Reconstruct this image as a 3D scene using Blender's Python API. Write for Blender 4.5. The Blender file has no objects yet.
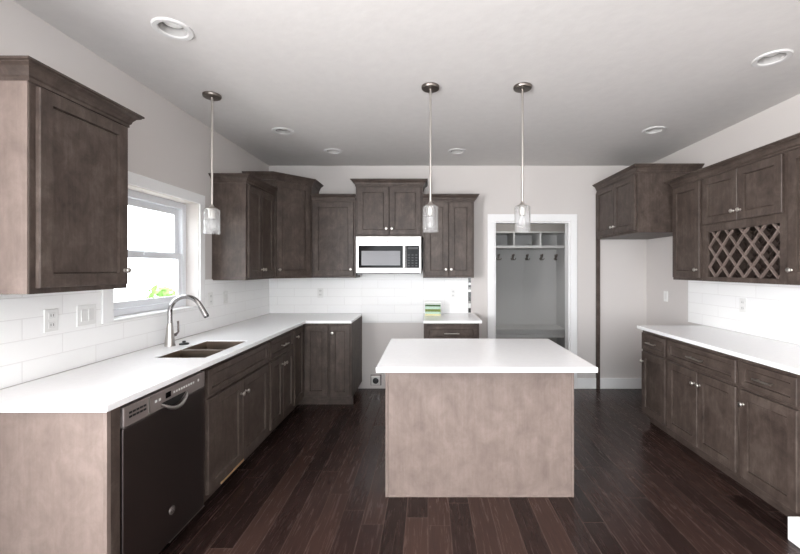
import bpy, bmesh, math, random
from mathutils import Vector, Matrix

random.seed(7)
S = bpy.context.scene
COL = S.collection
PI = math.pi

# ------------------------------------------------------------------ camera, light, exposure
F_PX, VPX, VPY, CAM_H = 385.0, 428.0, 268.5, 1.46
cam_d = bpy.data.cameras.new('camera')
cam = bpy.data.objects.new('camera', cam_d); COL.objects.link(cam)
cam.location = (0, 0, CAM_H); cam.rotation_euler = (PI/2, 0, 0)
cam_d.sensor_width = 36.0
cam_d.lens = F_PX/800*36
cam_d.shift_x = -(VPX-400)/800
cam_d.shift_y = -(277-VPY)/800
cam_d.clip_start = 0.05
S.camera = cam

w = bpy.data.worlds.new('sky'); S.world = w; w.use_nodes = True
bg = w.node_tree.nodes['Background']
bg.inputs['Color'].default_value = (0.93, 0.97, 1.0, 1)
bg.inputs['Strength'].default_value = 5.8

def area(name, loc, rot, sx, sy, power, col=(1, 1, 1)):
    d = bpy.data.lights.new(name, 'AREA'); d.shape = 'RECTANGLE'; d.size = sx; d.size_y = sy
    d.energy = power; d.color = col
    o = bpy.data.objects.new(name, d); o.location = loc; o.rotation_euler = rot; COL.objects.link(o)
    return o
# added fill lamps behind the camera, set in invented window openings
area('rear_fill_light', (0.2, -2.05, 1.35), (PI/2, 0, PI), 3.6, 2.1, 45, (1.0, 0.985, 0.97))
area('side_fill_light', (-2.02, -0.55, 1.45), (0, -PI/2, 0), 1.5, 1.3, 230, (0.99, 0.98, 1.0))
area('hall_fill_light', (1.3, 5.6, 2.6), (0, 0, 0), 0.3, 0.3, 7, (1.0, 0.98, 0.96))  # added fill lamp, no fixture seen, keeps the hall from going dark

S.view_settings.view_transform = 'Standard'
S.view_settings.look = 'None'
S.view_settings.gamma = 1.0
S.view_settings.use_curve_mapping = False
S.view_settings.exposure = 0.52
try:
    S.cycles.max_bounces = 10; S.cycles.diffuse_bounces = 6; S.cycles.transparent_max_bounces = 16
    S.cycles.sample_clamp_indirect = 6.0
except Exception:
    pass

# ------------------------------------------------------------------ materials
def lin(c):
    c /= 255.0
    return c/12.92 if c <= .04045 else ((c+.055)/1.055)**2.4
def rgb(r, g, b): return (lin(r), lin(g), lin(b), 1)

def mat(name, color, rough=0.5, metal=0.0, spec=0.5, noise=0.0, bump=0.0, nscale=20.0, coat=0.0):
    m = bpy.data.materials.new(name); m.use_nodes = True
    nt = m.node_tree; b = nt.nodes['Principled BSDF']
    b.inputs['Base Color'].default_value = color
    b.inputs['Roughness'].default_value = rough
    b.inputs['Metallic'].default_value = metal
    b.inputs['Specular IOR Level'].default_value = spec
    b.inputs['Coat Weight'].default_value = coat
    if noise or bump:
        tc = nt.nodes.new('ShaderNodeTexCoord')
        n = nt.nodes.new('ShaderNodeTexNoise'); n.inputs['Scale'].default_value = nscale; n.inputs['Detail'].default_value = 5
        nt.links.new(tc.outputs['Object'], n.inputs['Vector'])
        if noise:
            mx = nt.nodes.new('ShaderNodeMixRGB'); mx.blend_type = 'MULTIPLY'
            rp = nt.nodes.new('ShaderNodeMapRange')
            rp.inputs['From Min'].default_value = .3; rp.inputs['From Max'].default_value = .7
            rp.inputs['To Min'].default_value = 1-noise; rp.inputs['To Max'].default_value = 1+noise
            nt.links.new(n.outputs['Fac'], rp.inputs['Value'])
            mx.inputs['Fac'].default_value = 1; mx.inputs['Color1'].default_value = color
            nt.links.new(rp.outputs['Result'], mx.inputs['Color2'])
            nt.links.new(mx.outputs['Color'], b.inputs['Base Color'])
        if bump:
            bp = nt.nodes.new('ShaderNodeBump'); bp.inputs['Strength'].default_value = bump; bp.inputs['Distance'].default_value = .01
            nt.links.new(n.outputs['Fac'], bp.inputs['Height']); nt.links.new(bp.outputs['Normal'], b.inputs['Normal'])
    return m

def wood(name, c_dark, c_mid, c_light, rough=0.48, vertical=True, blot=1.0, spec=0.38):
    """stained maple: fine grain lines along one axis over soft cloudy blotches"""
    m = bpy.data.materials.new(name); m.use_nodes = True
    nt = m.node_tree; b = nt.nodes['Principled BSDF']; N = nt.nodes.new; L = nt.links.new
    tc = N('ShaderNodeTexCoord'); oi = N('ShaderNodeObjectInfo')
    sc = N('ShaderNodeVectorMath'); sc.operation = 'SCALE'; sc.inputs[0].default_value = (13.7, 9.1, 17.3)
    L(oi.outputs['Random'], sc.inputs['Scale'])
    ad = N('ShaderNodeVectorMath'); ad.operation = 'ADD'
    L(tc.outputs['Object'], ad.inputs[0]); L(sc.outputs['Vector'], ad.inputs[1])
    mp = N('ShaderNodeMapping'); mp.inputs['Scale'].default_value = (26, 26, 1.6) if vertical else (1.6, 26, 26)
    L(ad.outputs['Vector'], mp.inputs['Vector'])
    g = N('ShaderNodeTexNoise'); g.inputs['Scale'].default_value = 2.2; g.inputs['Detail'].default_value = 7; g.inputs['Roughness'].default_value = .62
    g.inputs['Distortion'].default_value = .6
    L(mp.outputs['Vector'], g.inputs['Vector'])
    mp2 = N('ShaderNodeMapping'); mp2.inputs['Scale'].default_value = (5.5, 5.5, 4.0)
    L(ad.outputs['Vector'], mp2.inputs['Vector'])
    bl = N('ShaderNodeTexNoise'); bl.inputs['Scale'].default_value = 1.8; bl.inputs['Detail'].default_value = 9; bl.inputs['Roughness'].default_value = .72
    bl.inputs['Distortion'].default_value = .35
    L(mp2.outputs['Vector'], bl.inputs['Vector'])
    mix = N('ShaderNodeMath'); mix.operation = 'MULTIPLY_ADD'; mix.inputs[1].default_value = .24
    ml = N('ShaderNodeMath'); ml.operation = 'MULTIPLY'; ml.inputs[1].default_value = .76
    L(bl.outputs['Fac'], ml.inputs[0]); L(g.outputs['Fac'], mix.inputs[0]); L(ml.outputs['Value'], mix.inputs[2])
    cr = N('ShaderNodeValToRGB')
    e = cr.color_ramp.elements
    e[0].position = .5-.17*blot; e[0].color = c_dark
    e[1].position = .5+.17*blot; e[1].color = c_light
    x = e.new(.5); x.color = c_mid
    L(mix.outputs['Value'], cr.inputs['Fac'])
    L(cr.outputs['Color'], b.inputs['Base Color'])
    b.inputs['Roughness'].default_value = rough; b.inputs['Specular IOR Level'].default_value = spec
    bp = N('ShaderNodeBump'); bp.inputs['Strength'].default_value = .06; bp.inputs['Distance'].default_value = .004
    L(g.outputs['Fac'], bp.inputs['Height']); L(bp.outputs['Normal'], b.inputs['Normal'])
    return m

M = {}
M['wood'] = wood('stained_maple', rgb(52, 42, 38), rgb(75, 64, 58), rgb(97, 86, 79))
M['wood_h'] = wood('stained_maple_across', rgb(52, 42, 38), rgb(75, 64, 58), rgb(97, 86, 79), vertical=False)
M['wood_in'] = wood('stained_maple_inside', rgb(44, 34, 31), rgb(58, 46, 42), rgb(70, 56, 50), rough=.55)
M['lit_veneer'] = wood('lit_maple_veneer', rgb(108, 95, 89), rgb(122, 108, 101), rgb(135, 121, 114), rough=.5)  # lighter copy of the maple: light on camera-facing panels put into the colour
M['rawwood'] = mat('raw_wood', rgb(196, 160, 118), .6, noise=.12, nscale=30)
M['dark'] = mat('black_recess', rgb(18, 15, 14), .7)
M['quartz'] = mat('white_quartz', rgb(251, 251, 252), .2, noise=.015, nscale=40)
M['wall'] = mat('warm_grey_wall_paint', rgb(207, 202, 199), .75, spec=.25, bump=.03, nscale=120)
M['hallwall'] = mat('grey_hall_paint', rgb(186, 182, 178), .75, spec=.25)
M['ring'] = mat('white_trim_enamel', rgb(214, 213, 212), .5)
M['baffle'] = mat('ribbed_grey_baffle', rgb(176, 174, 172), .6)
M['ceil'] = mat('ceiling_paint', rgb(214, 211, 209), .85, spec=.2, noise=.02, bump=.18, nscale=16)
M['white'] = mat('white_trim_paint', rgb(238, 238, 238), .4)
M['locker'] = mat('pale_grey_locker_paint', rgb(192, 192, 191), .5)
M['plastic'] = mat('white_plastic', rgb(232, 232, 230), .35)
M['offwhite'] = mat('offwhite_insert', rgb(224, 224, 222), .4)
M['nickel'] = mat('brushed_nickel', rgb(205, 200, 194), .28, 1.0)
M['chrome'] = mat('polished_steel', rgb(168, 166, 166), .16, 1.0)
M['steel'] = mat('stainless_steel', rgb(188, 184, 180), .3, 1.0)
M['panel_steel'] = mat('satin_control_panel', rgb(150, 140, 137), .42, .55)
M['steel_dark'] = mat('dark_stainless_reflection', rgb(118, 110, 108), .36, 1.0)  # dishwasher door and faucet lever: dark reflections put into the colour
M['steel_light'] = mat('bright_stainless', rgb(192, 189, 186), .34, .92)
M['sinksteel'] = mat('sink_steel', rgb(150, 136, 124), .32, 1.0)
M['blackplastic'] = mat('black_plastic', rgb(14, 14, 15), .35)
M['blackglass'] = mat('black_glass', rgb(12, 12, 14), .08, spec=.12)
M['screen'] = mat('screen_mesh_reflection', rgb(112, 112, 116), .3)  # mesh grey has the reflection of the bright room put into it
M['key_grey'] = mat('dark_grey_keys', rgb(62, 62, 64), .5)
M['bronze'] = mat('dark_bronze', rgb(132, 125, 119), .3, 1.0)
M['vinyl'] = mat('white_vinyl', rgb(226, 228, 232), .35)
M['print_green'] = mat('green_print', rgb(44, 82, 24), .5, noise=.25, nscale=60)
M['print_olive'] = mat('olive_print', rgb(98, 116, 26), .5, noise=.2, nscale=60)
M['print_pale'] = mat('pale_mint_print', rgb(164, 196, 176), .5, noise=.08, nscale=60)
M['print_cream'] = mat('cream_print', rgb(206, 200, 146), .5, noise=.08, nscale=60)
M['print_grey'] = mat('grey_card', rgb(186, 190, 184), .5)
M['card'] = mat('white_card', rgb(244, 245, 242), .5)
M['ground'] = mat('pale_dry_ground', rgb(206, 200, 186), .9, noise=.1, nscale=3)
M['leaf'] = mat('green_leaves', rgb(110, 150, 70), .6, noise=.3, nscale=10)
M['bark'] = mat('bark', rgb(120, 100, 80), .8)

def emit(name, color, s):
    m = bpy.data.materials.new(name); m.use_nodes = True
    b = m.node_tree.nodes['Principled BSDF']
    b.inputs['Base Color'].default_value = (.9, .9, .88, 1)
    b.inputs['Emission Color'].default_value = color; b.inputs['Emission Strength'].default_value = s
    return m
M['bulb'] = emit('frosted_bulb', (1, .96, .9, 1), .25)
M['lens'] = emit('recessed_lens', (1, .98, .95, 1), .03)

def pane_mat(name, tint, gloss=.5, diffuse=0.0, bump=0.0):
    m = bpy.data.materials.new(name); m.use_nodes = True
    nt = m.node_tree; N = nt.nodes.new; L = nt.links.new
    nt.nodes.remove(nt.nodes['Principled BSDF']); out = nt.nodes['Material Output']
    tr = N('ShaderNodeBsdfTransparent'); tr.inputs['Color'].default_value = tint
    gl = N('ShaderNodeBsdfGlossy'); gl.inputs['Roughness'].default_value = .04
    lw = N('ShaderNodeLayerWeight'); lw.inputs['Blend'].default_value = .5
    pw = N('ShaderNodeMath'); pw.operation = 'POWER'; pw.inputs[1].default_value = 5; L(lw.outputs['Facing'], pw.inputs[0])
    fr = N('ShaderNodeMath'); fr.operation = 'MULTIPLY_ADD'; fr.inputs[1].default_value = .6; fr.inputs[2].default_value = .03; L(pw.outputs['Value'], fr.inputs[0])
    mx = N('ShaderNodeMixShader'); L(fr.outputs['Value'], mx.inputs['Fac']); L(tr.outputs['BSDF'], mx.inputs[1]); L(gl.outputs['BSDF'], mx.inputs[2])
    last = mx
    if bump:
        tc = N('ShaderNodeTexCoord'); v = N('ShaderNodeTexVoronoi'); v.inputs['Scale'].default_value = 55
        L(tc.outputs['Object'], v.inputs['Vector'])
        bp = N('ShaderNodeBump'); bp.inputs['Strength'].default_value = bump; bp.inputs['Distance'].default_value = .01
        L(v.outputs['Distance'], bp.inputs['Height']); L(bp.outputs['Normal'], gl.inputs['Normal']); L(bp.outputs['Normal'], lw.inputs['Normal'])
    if diffuse:
        df = N('ShaderNodeBsdfTranslucent'); df.inputs['Color'].default_value = (.95, .95, .95, 1)
        d2 = N('ShaderNodeBsdfDiffuse'); d2.inputs['Color'].default_value = (.95, .95, .95, 1)
        ma = N('ShaderNodeMixShader'); ma.inputs['Fac'].default_value = .5; L(df.outputs['BSDF'], ma.inputs[1]); L(d2.outputs['BSDF'], ma.inputs[2])
        m2 = N('ShaderNodeMixShader'); m2.inputs['Fac'].default_value = diffuse
        L(last.outputs['Shader'], m2.inputs[1]); L(ma.outputs['Shader'], m2.inputs[2]); last = m2
    L(last.outputs['Shader'], out.inputs['Surface'])
    return m
M['pane'] = pane_mat('window_glass', (.98, .99, 1, 1))
M['seeded'] = pane_mat('seeded_clear_glass', (.96, .96, .96, 1), diffuse=.13, bump=1.0)
M['bulbglass'] = pane_mat('clear_bulb_glass', (.97, .97, .97, 1), diffuse=.3)

def floor_mat():
    m = bpy.data.materials.new('dark_hardwood_planks'); m.use_nodes = True
    nt = m.node_tree; b = nt.nodes['Principled BSDF']; N = nt.nodes.new; L = nt.links.new
    tc = N('ShaderNodeTexCoord')
    sp = N('ShaderNodeSeparateXYZ'); L(tc.outputs['Object'], sp.inputs['Vector'])
    PW, PL = .127, 1.25
    def math_(op, a, bb=None, c=None):
        n = N('ShaderNodeMath'); n.operation = op
        for i, v in enumerate((a, bb, c)):
            if v is None: continue
            if isinstance(v, (int, float)): n.inputs[i].default_value = v
            else: L(v, n.inputs[i])
        return n.outputs['Value']
    u = math_('DIVIDE', sp.outputs['X'], PW)
    ui = math_('FLOOR', u); uf = math_('FRACT', u)
    wn = N('ShaderNodeTexWhiteNoise'); wn.noise_dimensions = '1D'; L(ui, wn.inputs['W'])
    vv = math_('ADD', math_('DIVIDE', sp.outputs['Y'], PL), math_('MULTIPLY', wn.outputs['Value'], 7.3))
    vi = math_('FLOOR', vv); vf = math_('FRACT', vv)
    cb = N('ShaderNodeCombineXYZ'); L(ui, cb.inputs['X']); L(vi, cb.inputs['Y'])
    w2 = N('ShaderNodeTexWhiteNoise'); w2.noise_dimensions = '3D'; L(cb.outputs['Vector'], w2.inputs['Vector'])
    # gaps
    du = math_('MULTIPLY', math_('MINIMUM', uf, math_('SUBTRACT', 1.0, uf)), PW)
    dv = math_('MULTIPLY', math_('MINIMUM', vf, math_('SUBTRACT', 1.0, vf)), PL)
    d = math_('MINIMUM', du, dv)
    gap = N('ShaderNodeMapRange'); gap.inputs['From Min'].default_value = .0006; gap.inputs['From Max'].default_value = .003
    L(d, gap.inputs['Value'])
    # grain
    sc = N('ShaderNodeVectorMath'); sc.operation = 'SCALE'; sc.inputs['Scale'].default_value = 11.0
    L(w2.outputs['Color'], sc.inputs[0])
    ad = N('ShaderNodeVectorMath'); ad.operation = 'ADD'; L(tc.outputs['Object'], ad.inputs[0]); L(sc.outputs['Vector'], ad.inputs[1])
    mp = N('ShaderNodeMapping'); mp.inputs['Scale'].default_value = (34, 2.2, 1); L(ad.outputs['Vector'], mp.inputs['Vector'])
    g = N('ShaderNodeTexNoise'); g.inputs['Scale'].default_value = 2.0; g.inputs['Detail'].default_value = 8; g.inputs['Roughness'].default_value = .65
    g.inputs['Distortion'].default_value = .8; L(mp.outputs['Vector'], g.inputs['Vector'])
    f = math_('ADD', math_('MULTIPLY', w2.outputs['Value'], .42), math_('MULTIPLY', g.outputs['Fac'], .62))
    cr = N('ShaderNodeValToRGB'); e = cr.color_ramp.elements
    e[0].position = .2; e[0].color = rgb(26, 18, 16); e[1].position = .85; e[1].color = rgb(74, 55, 48)
    x = e.new(.5); x.color = rgb(50, 36, 33)
    L(f, cr.inputs['Fac'])
    mx = N('ShaderNodeMixRGB'); mx.inputs['Color1'].default_value = rgb(88, 72, 66)
    L(gap.outputs['Result'], mx.inputs['Fac']); L(cr.outputs['Color'], mx.inputs['Color2'])
    L(mx.outputs['Color'], b.inputs['Base Color'])
    b.inputs['Roughness'].default_value = .33; b.inputs['Specular IOR Level'].default_value = .22
    rr = N('ShaderNodeMapRange'); rr.inputs['To Min'].default_value = .18; rr.inputs['To Max'].default_value = .34
    L(g.outputs['Fac'], rr.inputs['Value']); L(rr.outputs['Result'], b.inputs['Roughness'])
    hh = math_('ADD', math_('MULTIPLY', gap.outputs['Result'], .6), math_('MULTIPLY', g.outputs['Fac'], .08))
    bp = N('ShaderNodeBump'); bp.inputs['Strength'].default_value = .25; bp.inputs['Distance'].default_value = .003
    L(hh, bp.inputs['Height']); L(bp.outputs['Normal'], b.inputs['Normal'])
    return m
M['floor'] = floor_mat()

def tile_mat():
    m = bpy.data.materials.new('white_long_subway_tile'); m.use_nodes = True
    nt = m.node_tree; b = nt.nodes['Principled BSDF']; N = nt.nodes.new; L = nt.links.new
    tc = N('ShaderNodeTexCoord'); sp = N('ShaderNodeSeparateXYZ'); L(tc.outputs['Object'], sp.inputs['Vector'])
    cb = N('ShaderNodeCombineXYZ'); L(sp.outputs['X'], cb.inputs['X']); L(sp.outputs['Z'], cb.inputs['Y'])
    br = N('ShaderNodeTexBrick'); L(cb.outputs['Vector'], br.inputs['Vector'])
    br.inputs['Scale'].default_value = 1; br.inputs['Brick Width'].default_value = .406; br.inputs['Row Height'].default_value = .1016
    br.inputs['Mortar Size'].default_value = .0022; br.inputs['Mortar Smooth'].default_value = .25; br.offset = .5
    br.inputs['Color1'].default_value = rgb(246, 246, 245); br.inputs['Color2'].default_value = rgb(244, 244, 244)
    br.inputs['Mortar'].default_value = rgb(230, 229, 228)
    L(br.outputs['Color'], b.inputs['Base Color'])
    b.inputs['Roughness'].default_value = .34; b.inputs['Specular IOR Level'].default_value = .3
    iv = N('ShaderNodeMath'); iv.operation = 'SUBTRACT'; iv.inputs[0].default_value = 1; L(br.outputs['Fac'], iv.inputs[1])
    n = N('ShaderNodeTexNoise'); n.inputs['Scale'].default_value = 9; L(tc.outputs['Object'], n.inputs['Vector'])
    ma = N('ShaderNodeMath'); ma.operation = 'MULTIPLY_ADD'; ma.inputs[1].default_value = .35; L(n.outputs['Fac'], ma.inputs[0]); L(iv.outputs['Value'], ma.inputs[2])
    bp = N('ShaderNodeBump'); bp.inputs['Strength'].default_value = .3; bp.inputs['Distance'].default_value = .004
    L(ma.outputs['Value'], bp.inputs['Height']); L(bp.outputs['Normal'], b.inputs['Normal'])
    return m
M['tile'] = tile_mat()

def mosaic_mat():
    m = bpy.data.materials.new('black_white_mosaic'); m.use_nodes = True
    nt = m.node_tree; b = nt.nodes['Principled BSDF']; N = nt.nodes.new; L = nt.links.new
    tc = N('ShaderNodeTexCoord'); sp = N('ShaderNodeSeparateXYZ'); L(tc.outputs['Object'], sp.inputs['Vector'])
    dv = N('ShaderNodeMath'); dv.operation = 'DIVIDE'; dv.inputs[1].default_value = .028; L(sp.outputs['Z'], dv.inputs[0])
    fl = N('ShaderNodeMath'); fl.operation = 'FLOOR'; L(dv.outputs['Value'], fl.inputs[0])
    wn = N('ShaderNodeTexWhiteNoise'); wn.noise_dimensions = '1D'; L(fl.outputs['Value'], wn.inputs['W'])
    cr = N('ShaderNodeValToRGB'); cr.color_ramp.interpolation = 'CONSTANT'
    e = cr.color_ramp.elements; e[0].position = 0; e[0].color = rgb(40, 36, 34); e[1].position = .42; e[1].color = rgb(226, 226, 224)
    x = e.new(.75); x.color = rgb(140, 136, 132)
    L(wn.outputs['Value'], cr.inputs['Fac']); L(cr.outputs['Color'], b.inputs['Base Color'])
    b.inputs['Roughness'].default_value = .15
    return m
M['mosaic'] = mosaic_mat()

# ------------------------------------------------------------------ mesh helpers
class MB:
    def __init__(s): s.bm = bmesh.new()
    def quad(s, pts):
        try: s.bm.faces.new([s.bm.verts.new(p) for p in pts])
        except ValueError: pass
        return s
    def box(s, x0, y0, z0, x1, y1, z1):
        v = [s.bm.verts.new(p) for p in ((x0,y0,z0),(x1,y0,z0),(x1,y1,z0),(x0,y1,z0),(x0,y0,z1),(x1,y0,z1),(x1,y1,z1),(x0,y1,z1))]
        for f in ((3,2,1,0),(4,5,6,7),(0,1,5,4),(1,2,6,5),(2,3,7,6),(3,0,4,7)): s.bm.faces.new([v[i] for i in f])
        return s
    def loft(s, rings, closed=True, caps=True):
        R = [[s.bm.verts.new(p) for p in r] for r in rings]; n = len(R[0])
        for a, b in zip(R, R[1:]):
            for i in range(n if closed else n-1):
                j = (i+1) % n
                s.bm.faces.new((a[i], a[j], b[j], b[i]))
        if caps and closed:
            s.bm.faces.new(R[0][::-1]); s.bm.faces.new(R[-1])
        return s
    def lathe(s, prof, c=(0,0,0), axis='z', n=20, caps=True):
        """prof: (radius, height) pairs; axis z, -y or x"""
        rings = []
        for r, h in prof:
            ring = []
            for i in range(n):
                a = 2*PI*i/n; p, q = r*math.cos(a), r*math.sin(a)
                if axis == 'z': ring.append((c[0]+p, c[1]+q, c[2]+h))
                elif axis == '-y': ring.append((c[0]+p, c[1]-h, c[2]+q))
                elif axis == 'x': ring.append((c[0]+h, c[1]+p, c[2]+q))
            rings.append(ring)
        return s.loft(rings, True, caps)
    def tube(s, pts, r, n=12):
        pts = [Vector(p) for p in pts]; rs = r if isinstance(r, (list, tuple)) else [r]*len(pts)
        rings = []; up = None
        for i, p in enumerate(pts):
            d = (pts[min(i+1, len(pts)-1)]-pts[max(i-1, 0)]).normalized()
            if up is None: up = Vector((0,0,1)) if abs(d.z) < .9 else Vector((1,0,0))
            u = d.cross(up).normalized(); v = u.cross(d).normalized(); up = v
            rings.append([tuple(p+(u*math.cos(2*PI*k/n)+v*math.sin(2*PI*k/n))*rs[i]) for k in range(n)])
        return s.loft(rings)
    def grid(s, us, vs, inc, w0, w1, axis):
        P = {'z': lambda u,v,w: (u,v,w), 'x': lambda u,v,w: (w,u,v), 'y': lambda u,v,w: (u,w,v)}[axis]
        V = {}
        def vt(i, j, k):
            if (i,j,k) not in V: V[i,j,k] = s.bm.verts.new(P(us[i], vs[j], (w0,w1)[k]))
            return V[i,j,k]
        nu, nv = len(us)-1, len(vs)-1
        ok = lambda i,j: 0 <= i < nu and 0 <= j < nv and inc((us[i]+us[i+1])/2, (vs[j]+vs[j+1])/2)
        for i in range(nu):
            for j in range(nv):
                if not ok(i,j): continue
                for k in (0,1): s.bm.faces.new((vt(i,j,k),vt(i+1,j,k),vt(i+1,j+1,k),vt(i,j+1,k)))
                if not ok(i-1,j): s.bm.faces.new((vt(i,j,0),vt(i,j+1,0),vt(i,j+1,1),vt(i,j,1)))
                if not ok(i+1,j): s.bm.faces.new((vt(i+1,j,0),vt(i+1,j+1,0),vt(i+1,j+1,1),vt(i+1,j,1)))
                if not ok(i,j-1): s.bm.faces.new((vt(i,j,0),vt(i+1,j,0),vt(i+1,j,1),vt(i,j,1)))
                if not ok(i,j+1): s.bm.faces.new((vt(i,j+1,0),vt(i+1,j+1,0),vt(i+1,j+1,1),vt(i,j+1,1)))
        return s
    def build(s, name, m, parent=None, bevel=0.0, smooth=False, loc=None, rotz=0.0):
        bmesh.ops.recalc_face_normals(s.bm, faces=s.bm.faces)
        me = bpy.data.meshes.new(name); s.bm.to_mesh(me); s.bm.free()
        me.materials.append(m if not isinstance(m, str) else M[m])
        if smooth:
            for p in me.polygons: p.use_smooth = True
        o = bpy.data.objects.new(name, me); COL.objects.link(o)
        if parent is not None: o.parent = parent
        if loc is not None: o.location = loc
        o.rotation_euler.z = rotz
        if bevel:
            b = o.modifiers.new('bevel', 'BEVEL'); b.width = bevel; b.segments = 2; b.limit_method = 'ANGLE'; b.angle_limit = .6
        if smooth:
            try:
                o.data.set_sharp_from_angle(angle=.7)
            except Exception: pass
        return o

def thing(name, label, cat, loc=(0,0,0), rotz=0.0, group=None):
    o = bpy.data.objects.new(name, None); COL.objects.link(o)
    o.empty_display_size = .1
    o.location = loc; o.rotation_euler.z = rotz
    tag(o, label, cat, group); return o
def tag(o, label, cat, group=None):
    o['label'] = label; o['category'] = cat
    if group: o['group'] = group
    return o
def struct(o, label=None):
    o['kind'] = 'structure'
    if label: o['label'] = label
    return o
def copy_tree(o, parent=None):
    c = o.copy(); COL.objects.link(c)
    if parent is not None: c.parent = parent
    for ch in [x for x in bpy.data.objects if x.parent == o]: copy_tree(ch, c)
    return c

# ------------------------------------------------------------------ dimensions
XL, XR, YB, ZC = -1.935, 2.66, 4.684, 2.71
YREAR = -2.0
CT = .915                      # worktop height
WIN = (2.355, 3.24, 1.133, 2.0)
DOOR = (.81, 1.724, 2.03)
LIGHTS = [(-1.33, 2.009), (-1.318, 3.50), (-1.01, 4.096), (.308, 4.096), (2.04, 3.475), (2.042, 2.286)]

# ------------------------------------------------------------------ room shell
struct(MB().box(XL-.12, YREAR-.12, -.06, XR+.12, YB+2.4, 0).build('floor', 'floor'), 'dark brown hardwood plank floor')
us = sorted({XL-.12, XR+.12} | {x+s*.064 for x, y in LIGHTS for s in (-1, 1)})
vs = sorted({YREAR-.12, YB+.12} | {y+s*.064 for x, y in LIGHTS for s in (-1, 1)})
struct(MB().grid(us, vs, lambda u, v: not any(abs(u-x) < .063 and abs(v-y) < .063 for x, y in LIGHTS), ZC, ZC+.1, 'z').build('ceiling', 'ceil'), 'pale textured ceiling')
struct(MB().grid([YREAR, -1.4, .3, WIN[0], WIN[1], YB], [0, .75, WIN[2], WIN[3], 2.15, ZC],
    lambda u, v: not (WIN[0] < u < WIN[1] and WIN[2] < v < WIN[3]) and not (-1.4 < u < .3 and .75 < v < 2.15), XL-.16, XL, 'x').build('wall_left', 'wall'))
struct(MB().grid([XL-.12, DOOR[0], DOOR[1], XR+.12], [0, DOOR[2], ZC], lambda u, v: not (DOOR[0] < u < DOOR[1] and v < DOOR[2]), YB, YB+.12, 'y').build('wall_back', 'wall'))
struct(MB().box(XR, YREAR, 0, XR+.12, YB, ZC).build('wall_right', 'wall'))
struct(MB().grid([XL-.12, -1.6, 2.0, XR+.12], [0, .3, 2.4, ZC], lambda u, v: not (-1.6 < u < 2.0 and .3 < v < 2.4), YREAR-.12, YREAR, 'y').build('wall_rear', 'wall'))
# invented rear and side windows, added to hold the fill lamps
fr = MB()
for x in (-1.6, -.43, .77, 1.94): fr.box(x, YREAR-.08, .3, x+.06, YREAR-.04, 2.4)
fr.box(-1.6, YREAR-.08, .3, 2.0, YREAR-.04, .36); fr.box(-1.6, YREAR-.08, 2.34, 2.0, YREAR-.04, 2.4)
struct(fr.build('added_window_2', 'vinyl'))
fr = MB()
for y in (-1.4, -.58, .24): fr.box(XL-.1, y, .75, XL-.06, y+.06, 2.15)
fr.box(XL-.1, -1.4, .75, XL-.06, .3, .81); fr.box(XL-.1, -1.4, 2.09, XL-.06, .3, 2.15)
struct(fr.build('added_window_3', 'vinyl'))

# hall behind the doorway
struct(MB().box(.2, 6.62, 0, 2.6, 6.70, 2.71).build('wall_hall_back', 'hallwall'))
struct(MB().box(.12, YB+.12, 0, .2, 6.70, 2.71).build('wall_hall_left', 'hallwall'))
struct(MB().box(2.6, YB+.12, 0, 2.68, 6.70, 2.71).build('wall_hall_right', 'hallwall'))
struct(MB().box(.12, YB+.12, 2.71, 2.68, 6.70, 2.79).build('ceiling_hall', 'ceil'))

# door casing and jamb
cs = MB()
x0, x1, zt = DOOR
for (a, b) in ((x0-.086, x0-.004), (x1+.004, x1+.086)):
    cs.box(a, YB-.018, 0, b, YB-.0005, zt+.004)
cs.box(x0-.086, YB-.018, zt+.004, x1+.086, YB-.0005, zt+.09)
struct(cs.build('trim_1', 'white', bevel=.004), 'white door casing')
jb = MB()
jb.box(x0-.0, YB-.0, 0, x0+.015, YB+.12, zt); jb.box(x1-.015, YB, 0, x1, YB+.12, zt); jb.box(x0+.015, YB, zt-.015, x1-.015, YB+.12, zt)
struct(jb.build('trim_2', 'white'), 'white door jamb')

# baseboards
struct(MB().box(.60, YB-.014, 0, DOOR[0]-.087, YB-.0005, .13).box(DOOR[1]+.087, YB-.014, 0, 2.04, YB-.0005, .13).box(2.085, YB-.014, 0, XR, YB-.0005, .13).build('baseboard_back', 'white', bevel=.003))
struct(MB().box(XR-.014, 3.70, 0, XR-.0005, YB-.015, .13).build('baseboard_right', 'white', bevel=.003))
struct(MB().box(XL+.0005, YREAR, 0, XL+.014, 1.53, .13).build('baseboard_left', 'white', bevel=.003))

# low half wall closing the near end of the long cabinet run, with its baseboard
struct(MB().box(2.035, 1.80, 0, XR-.001, 2.082, .87).build('wall_knee', 'white'))
bb = MB(); bb.box(1.937, 1.78, 0, 2.034, 2.075, .125)
struct(bb.build('baseboard_knee', 'white', bevel=.004))

# kitchen window in the side wall
WX = XL-.075
wn = struct(thing('window_1', 'white vinyl single-hung window over the sink', 'window', (XL, (WIN[0]+WIN[1])/2, WIN[2])))
del wn['category']
def loc_box(mb, x0, y0, z0, x1, y1, z1):   # world box -> local to window_1
    o = wn.location; mb.box(x0-o.x, y0-o.y, z0-o.z, x1-o.x, y1-o.y, z1-o.z); return mb
y0, y1, z0, z1 = WIN
c = MB()
loc_box(c, XL+.0005, y0-.085, z0, XL+.018, y0-.004, z1+.004); loc_box(c, XL+.0005, y1+.004, z0, XL+.018, y1+.075, z1+.004)
loc_box(c, XL+.0005, y0-.085, z1+.004, XL+.018, y1+.075, z1+.085)
c.build('casing', 'white', wn, bevel=.004)
c = MB(); loc_box(c, XL-.13, y0+.0005, z0+.0005, XL+.012, y1-.0005, z0+.014); c.build('sill', 'white', wn, bevel=.003)
c = MB()
fx0, fx1 = XL-.155, XL-.10
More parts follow.
